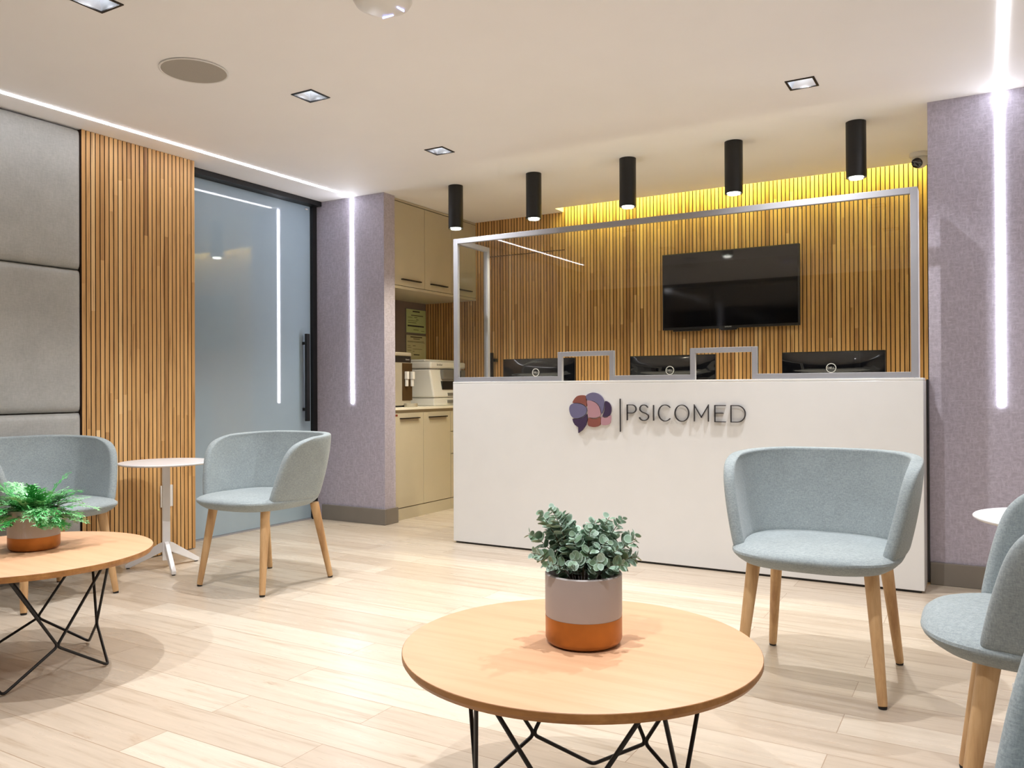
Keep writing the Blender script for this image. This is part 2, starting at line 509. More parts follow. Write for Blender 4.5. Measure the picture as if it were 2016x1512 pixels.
# padded wall panels
def pad_panel(y0, y1, z0, z1, label):
    bm = bmesh.new(); NY, NZ = 22, 22
    wy, wz = y1-y0, z1-z0; G = []
    for i in range(NY+1):
        row = []
        for j in range(NZ+1):
            u, v = i/NY, j/NZ
            uu = .5-.5*math.cos(PI*u); vv = .5-.5*math.cos(PI*v)
            ey = min(uu, 1-uu)*wy; ez = min(vv, 1-vv)*wz
            e = lambda q: math.sqrt(max(0, 1-(1-min(1, q/.032))**2))
            hgt = -.036 + .036*e(ey)*e(ez) + .008*math.sin(PI*uu)*math.sin(PI*vv)
            row.append(bm.verts.new((-4.285+hgt, y0+uu*wy, z0+vv*wz)))
        G.append(row)
    for i in range(NY):
        for j in range(NZ): bm.faces.new((G[i][j], G[i+1][j], G[i+1][j+1], G[i][j+1]))
    # back
    c = [bm.verts.new(p) for p in ((-4.35, y0, z0), (-4.35, y1, z0), (-4.35, y1, z1), (-4.35, y0, z1))]
    bm.faces.new(c)
    bm.faces.new([G[i][0] for i in range(NY+1)] + [c[1], c[0]])
    bm.faces.new([G[i][NZ] for i in range(NY+1)] + [c[2], c[3]])
    bm.faces.new([G[0][j] for j in range(NZ+1)] + [c[3], c[0]])
    bm.faces.new([G[NY][j] for j in range(NZ+1)] + [c[2], c[1]])
    o = obj('padded_panel', bm, m['pad'], smooth=50)
    return tag(o, label, 'wall panel', 'grey padded wall panels')
for za, zb, nm in ((1.658, 2.425, 'grey padded wall panel, topmost of the column beside the wood slats, touching the ceiling'),
                   (.876, 1.654, 'grey padded wall panel, middle one between two seams beside the wood slats'),
                   (.10, .872, 'grey padded wall panel, lowest one, behind the armchair at the left edge')):
    pad_panel(1.55, 2.6995, za, zb, nm)
for za, zb, nm in ((1.658, 2.425, 'topmost'), (.876, 1.654, 'middle'), (.10, .872, 'lowest')):
    pad_panel(.35, 1.546, za, zb, nm + ' grey padded wall panel of the column outside the left of the picture')
struct('wall_pad_core', B(-4.60, -4.352, YR, 2.698, 0, H), m['dark_wall'])
struct('baseboard_pads', B(-4.351, -4.33, YR, 2.698, 0, .095), m['taupe'])

# glass sliding door on the left
dg = bmesh.new(); box(dg, -4.492, -4.484, 3.445, 4.66, .012, 2.392)
d1 = struct('door_1', dg, m['door_glass'])
obj('door_header', B(-4.52, -4.405, 3.445, 4.698, 2.394, H-.001), m['black_metal'], d1)
obj('door_post', B(-4.52, -4.455, 4.655, 4.698, .0, 2.393), m['black_metal'], d1)
obj('floor_track', B(-4.50, -4.475, 3.445, 4.654, .0, .010), m['alu'], d1)
hb = B(-4.452, -4.428, 4.560, 4.592, .752, 1.412)
ho = obj('door_handle', hb, m['black_metal'], d1, bev=.002)
for z in (.83, 1.33): obj('handle_mount', B(-4.484, -4.452, 4.568, 4.584, z, z+.022), m['black_metal'], ho)
obj('corner_clip', B(-4.484, -4.476, 4.60, 4.625, 2.362, 2.37), m['white_plastic'], d1)

# LED strips
def led(nm, bmv, label, hous=None):
    o = obj(nm, bmv, m['led']); tag(o, label, 'light strip', 'white LED light strips')
led('led_strip', B(-4.092, -4.070, 2.735, 4.64, H-.004, H-.0005), 'white LED ceiling strip over the slats and glass door, ending at the pillar')
led('led_strip', B(-4.092, -4.070, .10, 2.725, H-.004, H-.0005), 'white LED strip in the ceiling over the padded panels at the upper left')
led('led_strip', B(-4.116, -4.092, 4.694, 4.6995, .885, H-.006), 'vertical white LED strip down the lilac pillar beside the glass door')
led('led_strip', B(.054, .078, .30, 4.62, H-.004, H-.0005), 'white LED strip in the ceiling at the upper right corner of the picture')
led('led_strip', B(.051, .077, 4.624, 4.6295, .895, H-.006), 'vertical white LED strip down the lilac wall at the right edge')

# ------------------------------------------------------------------ downlights
def pyramid_frame():
    bm = bmesh.new()
    a, b, c = .066, .056, .03
    z0, z1 = -.004, .0
    # black flange ring
    for (p0, p1, q0, q1) in ((-a, a, -a, -b), (-a, a, b, a), (-a, -b, -b, b), (b, a, -b, b)):
        box(bm, p0, p1, q0, q1, z0, z1)
    return bm
def make_downlight():
    t = thing('recessed_downlight', 'x', 'ceiling light', (0, 0, 0), 0, 'square black recessed downlights')
    obj('frame', pyramid_frame(), m['black_metal'], t)
    bm = bmesh.new()
    lo = [bm.verts.new(p) for p in ((-.056, -.056, 0), (.056, -.056, 0), (.056, .056, 0), (-.056, .056, 0))]
    hi = [bm.verts.new(p) for p in ((-.03, -.03, .05), (.03, -.03, .05), (.03, .03, .05), (-.03, .03, .05))]
    for i in range(4):
        j = (i+1) % 4; bm.faces.new((lo[i], lo[j], hi[j], hi[i]))
    obj('reflector', bm, m['chrome'], t)
    bm = bmesh.new(); box(bm, -.032, .032, -.032, .032, .05, .056); obj('housing', bm, m['black_metal'], t)
    obj('lamp_face', LA([(.024, .0), (.022, -.006), (0, -.009)], 20, cz=.05), m['bulb'], t, smooth=60)
    return t
labels = ['square recessed downlight in front of the leftmost black tube light, smallest of its row',
          'square recessed downlight right of the round ceiling speaker',
          'square recessed downlight cut off at the top left of the picture',
          'square recessed downlight at the right, above the black tube lights',
          'square recessed downlight above the armchair at the right, out of the picture',
          'square recessed downlight above the near round table, out of the picture',
          'square recessed downlight near the rear window on the left side',
          'square recessed downlight near the rear window on the right side']
dl = make_downlight()
for i, (x, y) in enumerate(LAMPS):
    if i == 0:
        dl.location = (x, y, H); dl['label'] = labels[0]
    else: dup(dl, (x, y, H), 0, labels[i])
    L = bpy.data.lights.new('downlight_bulb', 'SPOT'); L.energy = SPOT_W; L.color = SPOT_C; L.spot_size = R(118); L.spot_blend = .9; L.shadow_soft_size = .014
    lo_ = bpy.data.objects.new('downlight_bulb', L); COL.objects.link(lo_); lo_.location = (x, y, H+.03)

# ------------------------------------------------------------------ black tube spots
def make_tube():
    t = thing('tube_spotlight', 'x', 'ceiling light', (0, 0, 0), 0, 'black cylinder spotlights over the desk')
    obj('body', LA([(.012, -.0005), (.052, -.0005), (.052, -.302), (.044, -.302), (.044, -.285), (.012, -.285)], 40, caps=False), m['black_matte'], t, smooth=35)
    bm = LA([(.053, -.302), (.054, -.306), (.053, -.309), (.040, -.309), (.040, -.302)], 40, caps=False)
    obj('lens_ring', bm, m['lens'], t, smooth=40)
    obj('lamp_face', LA([(.036, -.286), (.036, -.304), (.026, -.310), (0, -.312)], 28), m['lamp'], t, smooth=50)
    return t
tl = ['black cylinder spotlight, leftmost of the row over the desk, in front of the wall cabinets',
      'black cylinder spotlight, second from the left of the row over the desk',
      'black cylinder spotlight, middle one of the row over the desk',
      'black cylinder spotlight, fourth from the left, above the television',
      'black cylinder spotlight, rightmost and largest looking of the row over the desk']
tb = make_tube()
for i, (x, y) in enumerate([(-3.247, 4.818), (-2.614, 4.812), (-1.937, 4.80), (-1.271, 4.79), (-.604, 4.775)]):
    if i == 0: tb.location = (x, y, H); tb['label'] = tl[0]
    else: dup(tb, (x, y, H), 0, tl[i])
    L = bpy.data.lights.new('tube_bulb', 'SPOT'); L.energy = TUBE_W; L.color = TUBE_C; L.spot_size = R(130); L.spot_blend = .7; L.shadow_soft_size = .03
    lo_ = bpy.data.objects.new('tube_bulb', L); COL.objects.link(lo_); lo_.location = (x, y, H-.325)

# ceiling speaker, dome, cctv
t = thing('ceiling_speaker', 'round grey ceiling speaker grille left of the middle downlight', 'speaker', (-3.07, 2.462, H))
obj('rim', LA([(.142, -.0005), (.148, -.002), (.148, -.006), (.142, -.007), (.138, -.004), (.138, -.0005)], 56, caps=False), m['white_plastic'], t, smooth=40)
obj('grille', LA([(0, -.0055), (.139, -.005), (.139, -.001), (0, -.001)], 56, caps=False), m['speaker'], t)
t = thing('ceiling_access_point', 'round white glossy dome device cut off by the top edge of the picture', 'ceiling device', (-1.905, 2.355, H))
obj('dome', LA([(.105, -.0005), (.108, -.012), (.098, -.028), (.07, -.038), (0, -.043)], 48, caps=False), m['white_plastic'], t, smooth=60)
bm = B(.052, .056, .016, .056, -.0425, -.036); obj('blue_slit', bm, m['blue_glow'], t)  # small blue emissive slits on the dome
bm = B(-.05, .0, .060, .064, -.0415, -.035); obj('blue_slit', bm, m['blue_glow'], t)
t = thing('security_camera', 'small white dome security camera on the ceiling beside the right lilac wall', 'camera', (-.345, 5.62, H))
obj('base', LA([(.058, -.0005), (.060, -.012), (.055, -.028), (0, -.03)], 36, caps=False), m['white_plastic'], t, smooth=40)
bm = bmesh.new(); bmesh.ops.create_uvsphere(bm, u_segments=28, v_segments=16, radius=.048)
hd = obj('head', bm, m['white_plastic'], t, smooth=180, loc=(0, 0, -.045))
bm = LA([(.031, 0), (.031, .014), (.026, .016), (.0, .012)], 24)
le = obj('lens', bm, m['screen'], hd, smooth=40); le.location = (-.012, -.030, -.018); le.rotation_euler = Vector((-.35, -.8, -.5)).to_track_quat('Z', 'Y').to_euler()

# ------------------------------------------------------------------ cabinets
XF = -3.83
t = thing('base_cabinet', 'beige low cabinet with two doors under the water dispenser', 'cabinet', (0, 0, 0))
obj('body', B(-4.368, XF-.019, 4.832, 5.592, .09, .830), m['cab'], t)
obj('plinth', B(-4.368, XF-.003, 4.832, 5.592, 0, .088), m['cab'], t)
def handle(bmx, y0, y1, z):
    box(bmx, XF, XF+.020, y0, y1, z-.006, z+.002)
for a, b, h0, h1 in ((4.834, 5.214, 4.916, 5.152), (5.218, 5.590, 5.286, 5.526)):
    dd = obj('door', B(XF-.018, XF, a, b, .094, .808), m['cab'], t, bev=.001)
    hm = bmesh.new(); handle(hm, h0, h1, .770); obj('handle', hm, m['black_metal'], dd)
obj('sticker', B(XF, XF+.001, 4.862, 4.890, .785, .800), m['sticker'], t)
t = thing('drawer_cabinet', 'beige drawer unit beside the low cabinet, mostly hidden behind the desk', 'cabinet', (0, 0, 0))
obj('body', B(-4.368, XF-.019, 5.594, 5.990, .09, .830), m['cab'], t)
obj('plinth', B(-4.368, XF-.003, 5.594, 5.990, 0, .088), m['cab'], t)
for z0, z1 in ((.094, .452), (.458, .635), (.641, .808)):
    dd = obj('drawer', B(XF-.018, XF, 5.597, 5.988, z0, z1), m['cab'], t, bev=.001)
    hm = bmesh.new(); handle(hm, 5.68, 5.90, z1-.03); obj('handle', hm, m['black_metal'], dd)
tag(obj('worktop', B(-4.369, XF+.012, 4.829, 5.992, .832, .851), m['worktop'], bev=.002), 'cream worktop over the low beige cabinets, holding the printer and dispenser', 'worktop')
t = thing('wall_cabinet', 'beige wall cabinet with three doors and black bar handles beside the pillar', 'cabinet', (0, 0, 0))
obj('body', B(-4.368, XF-.019, 4.832, 5.992, 1.752, H-.002), m['cab'], t)
obj('trim', B(XF-.019, XF-.002, 4.832, 5.992, 2.412, H-.002), m['cab'], t)
obj('bottom_rail', B(XF-.019, XF-.001, 4.832, 5.992, 1.752, 1.772), m['cab'], t)
for a, b, h0, h1 in ((4.834, 5.240, 4.941, 5.179), (5.244, 5.614, 5.315, 5.542), (5.618, 5.990, 5.69, 5.91)):
    dd = obj('door', B(XF-.018, XF, a, b, 1.776, 2.405), m['cab'], t, bev=.001)
    hm = bmesh.new(); handle(hm, h0, h1, 1.826); obj('handle', hm, m['black_metal'], dd)

# notices
def notice(y0, y1, z0, z1, mat, label, lines):
    t = thing('notice_sheet', label, 'notice', (-4.369, 0, 0), 0, 'notices on the alcove wall')
    obj('holder', B(.001, .004, y0-.006, y1+.006, z0-.006, z1+.006), m['grey_plastic'], t)
    obj('sheet', B(.0042, .0052, y0, y1, z0, z1), mat, t)
    bm = bmesh.new(); W_, H_ = y1-y0, z1-z0
    for (u0, u1, v, th) in lines:
        box(bm, .0054, .0059, y0+u0*W_, y0+u1*W_, z1-v*H_-th*H_, z1-v*H_)
    obj('print', bm, m['ink'], t)
notice(5.700, 5.985, 1.485, 1.690, m['paper_green'], 'green printed notice on the alcove wall, the upper of two',
       [(.32, .68, .06, .05), (.24, .86, .24, .03), (.08, .3, .34, .015), (.4, .55, .33, .02), (.5, .62, .42, .02), (.08, .55, .48, .015), (.08, .5, .56, .02), (.06, .9, .68, .06), (.36, .62, .86, .02), (.75, .92, .90, .015)])
notice(5.700, 5.985, 1.250, 1.462, m['paper'], 'cream printed notice on the alcove wall, the lower of two, behind the printer',
       [(.2, .8, .05, .04), (.35, .68, .13, .025), (.05, .9, .24, .015), (.05, .95, .28, .012), (.05, .2, .42, .015), (.32, .46, .42, .02), (.05, .24, .5, .012), (.32, .8, .56, .015), (.05, .24, .62, .012), (.32, .4, .66, .015), (.36, .66, .78, .04)])

# printer
t = thing('printer', 'white multifunction printer on the cream worktop', 'printer', (0, 0, 0))
x0, x1, y0, y1 = -4.335, -3.905, 5.44, 5.93
bm = bmesh.new(); prism(bm, [(x0, .92), (x1+.02, .92), (x1, 1.02), (x1-.025, 1.155), (x0, 1.155)], 'y', y0, y1)
obj('body', bm, m['white_plastic'], t, bev=.012)
obj('paper_tray', B(x0+.01, x1+.01, y0+.01, y1-.01, .852, .918), m['white_plastic'], t, bev=.006)
obj('scanner_lid', B(x0-.0, x1-.01, y0-.01, y1+.02, 1.158, 1.215), m['white_plastic'], t, bev=.014)
obj('document_feeder', B(x0+.02, x1-.09, y0+.02, y1-.02, 1.216, 1.235), m['white_plastic'], t, bev=.008)
pn = B(x1-.02, x1+.015, y0+.14, y1-.02, 1.07, 1.15)
cp = obj('control_panel', pn, m['grey_plastic'], t, bev=.004)
obj('display', B(x1+.015, x1+.0165, y0+.30, y0+.40, 1.085, 1.14), m['screen'], cp)
obj('output_slot', B(x1-.05, x1+.013, y0+.13, y1-.06, .985, 1.055), m['dark_plastic'], t)
obj('side_grip', B(x0+.12, x0+.22, y0-.0012, y0+.002, 1.105, 1.125), m['dark_plastic'], t)
for z in (.945, .885): obj('tray_handle', B(x1+.0, x1+.022, y0+.2, y1-.14, z-.012, z+.012), m['grey_plastic'], t)
text_mesh('brand_mark', 'brother', .026, .0004, m['grey_plastic'], t, (x1-.009, y0+.12, 1.19), (R(90), 0, R(90)))

# water dispenser
t = thing('water_dispenser', 'steel water dispenser with two levers at the left end of the worktop', 'water dispenser', (-4.03, 5.05, .852))
def rbox(w, d, r, n=6):
    pts = []
    for cx, cy, a0 in ((w-r, d-r, 0), (-w+r, d-r, 90), (-w+r, -d+r, 180), (w-r, -d+r, 270)):
        for i in range(n+1):
            a = R(a0+90*i/n); pts.append((cx+r*math.cos(a), cy+r*math.sin(a)))
    return pts
bm = bmesh.new(); prism(bm, rbox(.12, .15, .06), 'z', 0.012, .345); obj('body', bm, m['steel'], t, smooth=30)
bm = bmesh.new(); prism(bm, rbox(.124, .154, .062), 'z', .394, .424); obj('lid', bm, m['steel'], t, smooth=30, bev=.008)
bm = bmesh.new(); prism(bm, rbox(.122, .152, .061), 'z', .346, .392); bd = obj('display_band', bm, m['dark_plastic'], t, smooth=30)
bm = B(.1212, .1222, .045, .052, .364, .374)
for k in range(4): box(bm, .1212, .1222, .056+k*.009, .062+k*.009, .364, .371)
obj('band_marks', bm, m['silver'], bd)
bm = B(.119, .123, .0, .125, .05, .34); obj('front_panel', bm, m['bronze'], t)
for y in (.04, .11):
    lv = obj('tap', B(.124, .150, y-.015, y+.015, .215, .275), m['white_plastic'], t, bev=.003)
    obj('lever', B(.126, .142, y-.013, y+.013, .160, .214), m['white_plastic'], lv, bev=.003)
obj('drip_tray', LA([(.052, 0), (.054, .004), (.054, .028), (.048, .028)], 28, cx=.15, cy=.07, cz=.0), m['steel'], t, smooth=40)
obj('foot', B(-.11, .11, -.13, .13, 0, .011), m['dark_plastic'], t)

# ------------------------------------------------------------------ reception desk
DY = 4.385
t = thing('reception_desk', 'long white lacquered reception desk with raised logo on its front', 'reception desk', (0, 0, 0))
obj('front_panel', B(-2.983, -.262, DY, DY+.035, .012, 1.024), m['desk'], t, bev=.002)
obj('counter_top', B(-2.983, -.262, DY, DY+.17, 1.025, 1.037), m['desk'], t, bev=.002)
obj('side_panel', B(-2.983, -2.948, DY+.036, 4.98, .012, 1.024), m['desk'], t)
obj('side_panel', B(-.297, -.262, DY+.036, 4.606, .012, 1.024), m['desk'], t)
obj('return_top', B(-2.983, -2.90, DY+.171, 4.98, 1.025, 1.037), m['desk'], t)
obj('gap_shade_strip', B(-.2615, -.2505, 4.60, 4.74, .012, 1.03), m['dark_plastic'], t)  # added dark strip, stands for the shaded gap between desk and wall
obj('work_surface', B(-2.946, -.36, DY+.037, 5.02, .72, .745), m['desk'], t)
obj('plinth', B(-2.97, -.275, DY+.012, DY+.03, 0, .0118), m['dark_plastic'], t)

# sign: logo + lettering
SY = DY-.001
sg = thing('logo_sign', 'raised logo of coloured brain-shaped patches, divider bar and thin dark lettering on the desk', 'sign', (-1.82, SY, .84))
def P2(px, py):    # sign coordinates measured from the divider; metres
    return (px, py)
def patch(pts, mat, name='emblem_patch'):
    bm = bmesh.new(); prism(bm, [P2(*p) for p in pts], 'y', -.014, -.004)
    return obj(name, bm, mat, sg)
# pixel->sign-space: crop coordinates of the emblem (x right, y down)
def cr(pts, k=.000646, ox=607, oy=293):
    return [((x-ox)*k, -(y-oy)*k*1.02) for x, y in pts]
def smooth_poly(pts, n=6):
    out = []; N = len(pts)
    for i in range(N):
        p0, p1, p2, p3 = [Vector(pts[(i+k) % N]) for k in (-1, 0, 1, 2)]
        for j in range(n):
            s = j/n
            out.append(tuple(.5*((2*p1)+(-p0+p2)*s+(2*p0-5*p1+4*p2-p3)*s*s+(-p0+3*p1-3*p2+p3)*s**3)))
    return out
E1 = [(142, 190), (160, 158), (190, 132), (230, 124), (270, 130), (279, 170), (283, 222), (250, 203), (205, 193), (165, 192)]
E2 = [(108, 252), (118, 215), (150, 198), (195, 197), (240, 208), (270, 228), (284, 252), (272, 290), (240, 315), (200, 328), (150, 326), (122, 300)]
E3 = [(280, 128), (310, 108), (350, 100), (400, 112), (440, 145), (454, 190), (450, 240), (432, 285), (420, 240), (395, 200), (350, 175), (290, 165)]
E4 = [(290, 172), (340, 176), (385, 200), (412, 240), (422, 285), (412, 308), (370, 322), (330, 322), (299, 316), (296, 260), (292, 215)]
E5 = [(466, 176), (500, 188), (520, 218), (524, 255), (514, 290), (490, 308), (460, 314), (440, 308), (456, 265), (463, 220)]
E6 = [(430, 318), (460, 322), (490, 316), (518, 300), (519, 345), (505, 375), (465, 386), (427, 378)]
E7 = [(301, 328), (340, 333), (380, 331), (416, 318), (421, 355), (412, 388), (370, 404), (330, 403), (296, 388)]
E8 = [(140, 336), (190, 336), (245, 322), (285, 292), (291, 340), (275, 390), (240, 435), (199, 462), (199, 410), (165, 390), (148, 365)]
for e, c in ((E1, 'logo_red'), (E2, 'logo_blue'), (E3, 'logo_blue'), (E4, 'logo_pink'), (E5, 'logo_plum'), (E6, 'logo_pink'), (E7, 'logo_red')):
    o = patch(smooth_poly(cr(e)), m[c]); o['label'] = {'logo_red': 'brick red patch', 'logo_blue': 'slate blue patch', 'logo_pink': 'dusty pink patch', 'logo_plum': 'plum patch'}[c]
o = patch(cr(E8), m['logo_plum']); o['label'] = 'plum patch with speech-bubble point'
# backing plate of the emblem
outl = [(100, 250), (112, 208), (134, 192), (158, 150), (190, 124), (230, 116), (275, 122), (310, 98), (350, 91), (405, 104), (448, 138), (462, 168), (500, 178), (530, 215), (534, 260), (526, 350), (508, 384), (465, 396), (425, 388), (412, 398), (370, 414), (320, 412), (290, 400), (245, 445), (191, 480), (190, 414), (155, 390), (134, 345), (130, 322)]
bm = bmesh.new(); prism(bm, cr(outl), 'y', -.0039, -.0005); obj('emblem_plate', bm, m['white_plastic'], sg)
obj('divider_bar', B(-.0018, .0018, -.012, -.0005, -.098, .092), m['ink_black'], sg)
# thin stroked letters
def stroke(bm, pts, w=.0042, d0=-.016, d1=-.003):
    pts = [p for i, p in enumerate(pts) if i == 0 or math.dist(p, pts[i-1]) > 1e-4]
    N = len(pts); L_, R_ = [], []
    closed = (Vector(pts[0])-Vector(pts[-1])).length < 1e-6
    P = [Vector(p) for p in pts]
    for i in range(N):
        if closed: a, b = P[(i-1) % (N-1)], P[(i+1) % (N-1)] if i < N-1 else P[1]
        else: a, b = P[max(0, i-1)], P[min(N-1, i+1)]
        if i in (0, N-1) and not closed: tdir = (b-a).normalized(); s = 1
        else:
            t1 = (P[i]-a).normalized(); t2 = (b-P[i]).normalized()
            tdir = (t1+t2).normalized() if (t1+t2).length > .01 else t1
            s = 1/max(.35, tdir.dot(t2))
        nrm = Vector((-tdir.y, tdir.x))*w/2*s
        L_.append(P[i]+nrm); R_.append(P[i]-nrm)
    def ring(i): return [bm.verts.new((q.x, d, q.y)) for q, d in ((L_[i], d0), (R_[i], d0), (R_[i], d1), (L_[i], d1))]
    rs = [ring(i) for i in range(N)]
    for a, b in zip(rs, rs[1:]):
        for k in range(4):
            j = (k+1) % 4; bm.faces.new((a[k], a[j], b[j], b[k]))
    bm.faces.new(rs[0]); bm.faces.new(rs[-1])
def arc(cx, cy, rx, ry, a0, a1, n=16):
    return [(cx+rx*math.cos(R(a0+(a1-a0)*i/n)), cy+ry*math.sin(R(a0+(a1-a0)*i/n))) for i in range(n+1)]
LH = .088
def letter(ch):
    h = LH; S_ = []
    if ch == 'P': w = .050; S_ = [[(0, 0), (0, h), (.028, h)] + arc(.028, h*.735, .024, h*.265, 90, -90) + [(0, h*.47)]]
    elif ch == 'S':
        w = .056
        S_ = [arc(w/2, h*.745, w/2-.003, h*.255, 20, 200, 14) + [(w*.28, h*.55), (w*.72, h*.45)] + arc(w/2, h*.25, w/2, h*.25, 25, -170, 16)]
    elif ch == 'I': w = .004; S_ = [[(.002, 0), (.002, h)]]
    elif ch == 'C': w = .068; S_ = [arc(.038, h/2, .038, h/2+.001, 42, 318, 30)]
    elif ch == 'O': w = .080; S_ = [arc(.040, h/2, .040, h/2+.001, 0, 360, 40)]
    elif ch == 'M': w = .078; S_ = [[(0, 0), (0, h), (.039, h*.26), (.078, h), (.078, 0)]]
    elif ch == 'E': w = .058; S_ = [[(.058, h), (0, h), (0, 0), (.058, 0)], [(0, h*.53), (.046, h*.53)]]
    elif ch == 'D': w = .070; S_ = [[(0, 0), (0, h), (.030, h)] + arc(.030, h/2, .040, h/2, 90, -90, 20) + [(0, 0)]]
    return w, S_
cx_px = {'P': 686, 'S': 815, 'I': 961, 'C': 1015, 'O': 1182, 'M': 1372, 'E': 1567, 'D': 1716}
px_end = {'P': 777, 'S': 912, 'I': 965, 'C': 1136, 'O': 1318, 'M': 1506, 'E': 1668, 'D': 1845}
def sx(px):  # crop px -> metres right of divider (perspective on the panel included)
    X0 = [(607, 0.0), (684, .050), (1846, .712)]
    # measured: divider X=-1.820, P left -1.770, D right -1.106
    a, b = (607, -1.820), (1846, -1.106)
    tt = (px-a[0])/(b[0]-a[0])
    return tt*(b[1]-a[1]) + (-.012*4*tt*(1-tt)*.35)
for ch in 'PSICOMED':
    w, S_ = letter(ch)
    xa, xb = sx(cx_px[ch]), sx(px_end[ch])
    k = (xb-xa)/w if w > .01 else 1
    bm = bmesh.new()
    for s_ in S_: stroke(bm, [(xa+p[0]*k, p[1]-.031) for p in s_])
    obj('letter', bm, m['ink_black'], sg)

# ------------------------------------------------------------------ protective screen
ps = thing('protective_screen', 'tall glass screen in an aluminium frame standing on the desk, two openings at its foot', 'screen', (0, 0, 1.038))
FY0, FY1 = 4.398, 4.423
fr = bmesh.new()
def bar(x0, x1, z0, z1): box(fr, x0, x1, FY0, FY1, z0-1.038, z1-1.038)
XS0, XS1, ZT = -2.985, -.283, 1.962
w = .032
bar(XS0, XS0+w, 1.038, ZT); bar(XS1-w, XS1, 1.038, ZT); bar(XS0+w, XS1-w, ZT-w, ZT)
cuts = [(-2.232, -1.868), (-1.414, -1.050)]
zc = 1.211; ww = .028
xs = [XS0+w, cuts[0][0], cuts[0][1], cuts[1][0], cuts[1][1], XS1-w]
for a, b in ((xs[0], xs[1]+ww), (xs[2]-ww, xs[3]+ww), (xs[4]-ww, xs[5])): bar(a, b, 1.038, 1.038+ww)
for a, b in cuts:
    bar(a, a+ww, 1.038+ww, zc); bar(b-ww, b, 1.038+ww, zc); bar(a+ww, b-ww, zc-ww, zc)
obj('frame', fr, m['alu'], ps, bev=.0015)
# side returns
fr = bmesh.new()
def sbar(y0, y1, z0, z1, x0=-2.985, x1=-2.955): box(fr, x0, x1, y0, y1, z0-1.038, z1-1.038)
sbar(FY1+.001, 4.80, ZT-w, ZT); sbar(4.77, 4.80, 1.038, ZT-w); sbar(FY1+.001, 4.77, 1.038, 1.038+ww)
obj('side_frame', fr, m['alu'], ps, bev=.0015)
fr = bmesh.new(); box(fr, -.302, -.283, FY1+.001, 4.515, 0, ZT-1.038)
obj('side_frame', fr, m['white_metal'], ps, bev=.0015)
gy = (FY0+FY1)/2
def pane(pts):
    bm = bmesh.new(); prism(bm, [(x, z-1.038) for x, z in pts], 'y', gy-.0025, gy+.0025); return bm
zb = 1.038+ww+.0005
pts = [(xs[0]+.0005, zb), (cuts[0][0]-.0005, zb), (cuts[0][0]-.0005, zc+.0005), (cuts[0][1]+.0005, zc+.0005), (cuts[0][1]+.0005, zb), (cuts[1][0]-.0005, zb),
       (cuts[1][0]-.0005, zc+.0005), (cuts[1][1]+.0005, zc+.0005), (cuts[1][1]+.0005, zb), (xs[5]-.0005, zb), (xs[5]-.0005, ZT-w-.0005), (xs[0]+.0005, ZT-w-.0005)]
obj('glass_pane', pane(pts), m['glass'], ps)
bm = B(-2.972, -2.968, FY1+.002, 4.769, ww+.001, ZT-w-.001-1.038); obj('glass_pane', bm, m['glass'], ps)

# ------------------------------------------------------------------ monitors
def make_monitor():
    t = thing('monitor', 'x', 'monitor', (0, 0, 0), 0, 'black monitors seen from behind on the reception desk')
    bm = bmesh.new(); NX, NZ = 14, 10; G = []
    z0, z1, hw = .105, .441, .268
    for i in range(NX+1):
        row = []
        for j in range(NZ+1):
            u, v = -1+2*i/NX, j/NZ
            hwz = hw*(1-.035*(1-v))
            edge = (1-abs(u)**3)*(1-(abs(2*v-1))**4)
            y = -.012 - .030*edge + .012*math.exp(-((v-.60-.10*abs(u)**2)/.08)**2)*(1 if abs(u) < .99 else 0)
            row.append(bm.verts.new((u*hwz, y, z0+(z1-z0)*v)))
        G.append(row)
    for i in range(NX):
        for j in range(NZ): bm.faces.new((G[i][j], G[i+1][j], G[i+1][j+1], G[i][j+1]))
    obj('back_shell', bm, m['monitor'], t, smooth=60)
    obj('bezel', B(-.27, .27, -.011, .012, .1, .446), m['monitor'], t, bev=.003)
    obj('display', B(-.26, .26, .012, .0135, .115, .436), m['screen'], t)
    e = obj('emblem_ring', LA([(.0225, 0), (.0265, 0), (.0265, .002), (.0225, .002), (.0225, 0)], 32, caps=False), m['white_plastic'], t)
    e.location = (0, -.046, .352); e.rotation_euler = (R(90), 0, 0)
    text_mesh('emblem_text', 'DELL', .0165, .0005, m['white_plastic'], t, (0, -.0475, .352), (R(90), 0, 0), width=.038)
    bm = B(-.04, .04, -.052, -.035, .0, .20); obj('stand', bm, m['dark_plastic'], t, bev=.004)
    obj('foot', B(-.12, .12, -.11, .09, 0.0, .012), m['dark_plastic'], t, bev=.004)
    return t
mo = make_monitor()
ml = ['black monitor back, leftmost of three behind the glass screen', 'black monitor back, middle one of three, partly behind the second opening frame', 'black monitor back, rightmost of three, beside the right screen post']
for i, x in enumerate((-2.585, -1.66, -.738)):
    if i == 0: mo.location = (x, 4.82, .746); mo['label'] = ml[0]
    else: dup(mo, (x, 4.82, .746), 0, ml[i])

# ------------------------------------------------------------------ television
t = thing('television', 'large black flat television on the slatted back wall', 'television', (-1.622, 5.95, 1.711))
obj('case', B(-.5, .5, -.012, .022, -.286, .286), m['dark_plastic'], t, bev=.004)
obj('display', B(-.488, .488, -.0135, -.0125, -.268, .276), m['screen'], t)
obj('wall_mount', B(-.2, .2, .023, .044, -.12, .12), m['black_metal'], t)
bm = bmesh.new(); prism(bm, [(-.07, -.286), (.07, -.286), (.055, -.300), (-.055, -.300)], 'y', -.008, .012); obj('sensor_bar', bm, m['dark_plastic'], t)
obj('speaker_strip', B(-.42, -.2, -.004, .02, -.297, -.287), m['dark_plastic'], t)
text_mesh('brand_mark', 'SAMSUNG', .013, .0003, m['silver'], t, (0, -.0139, -.277), (R(90), 0, 0), width=.05)

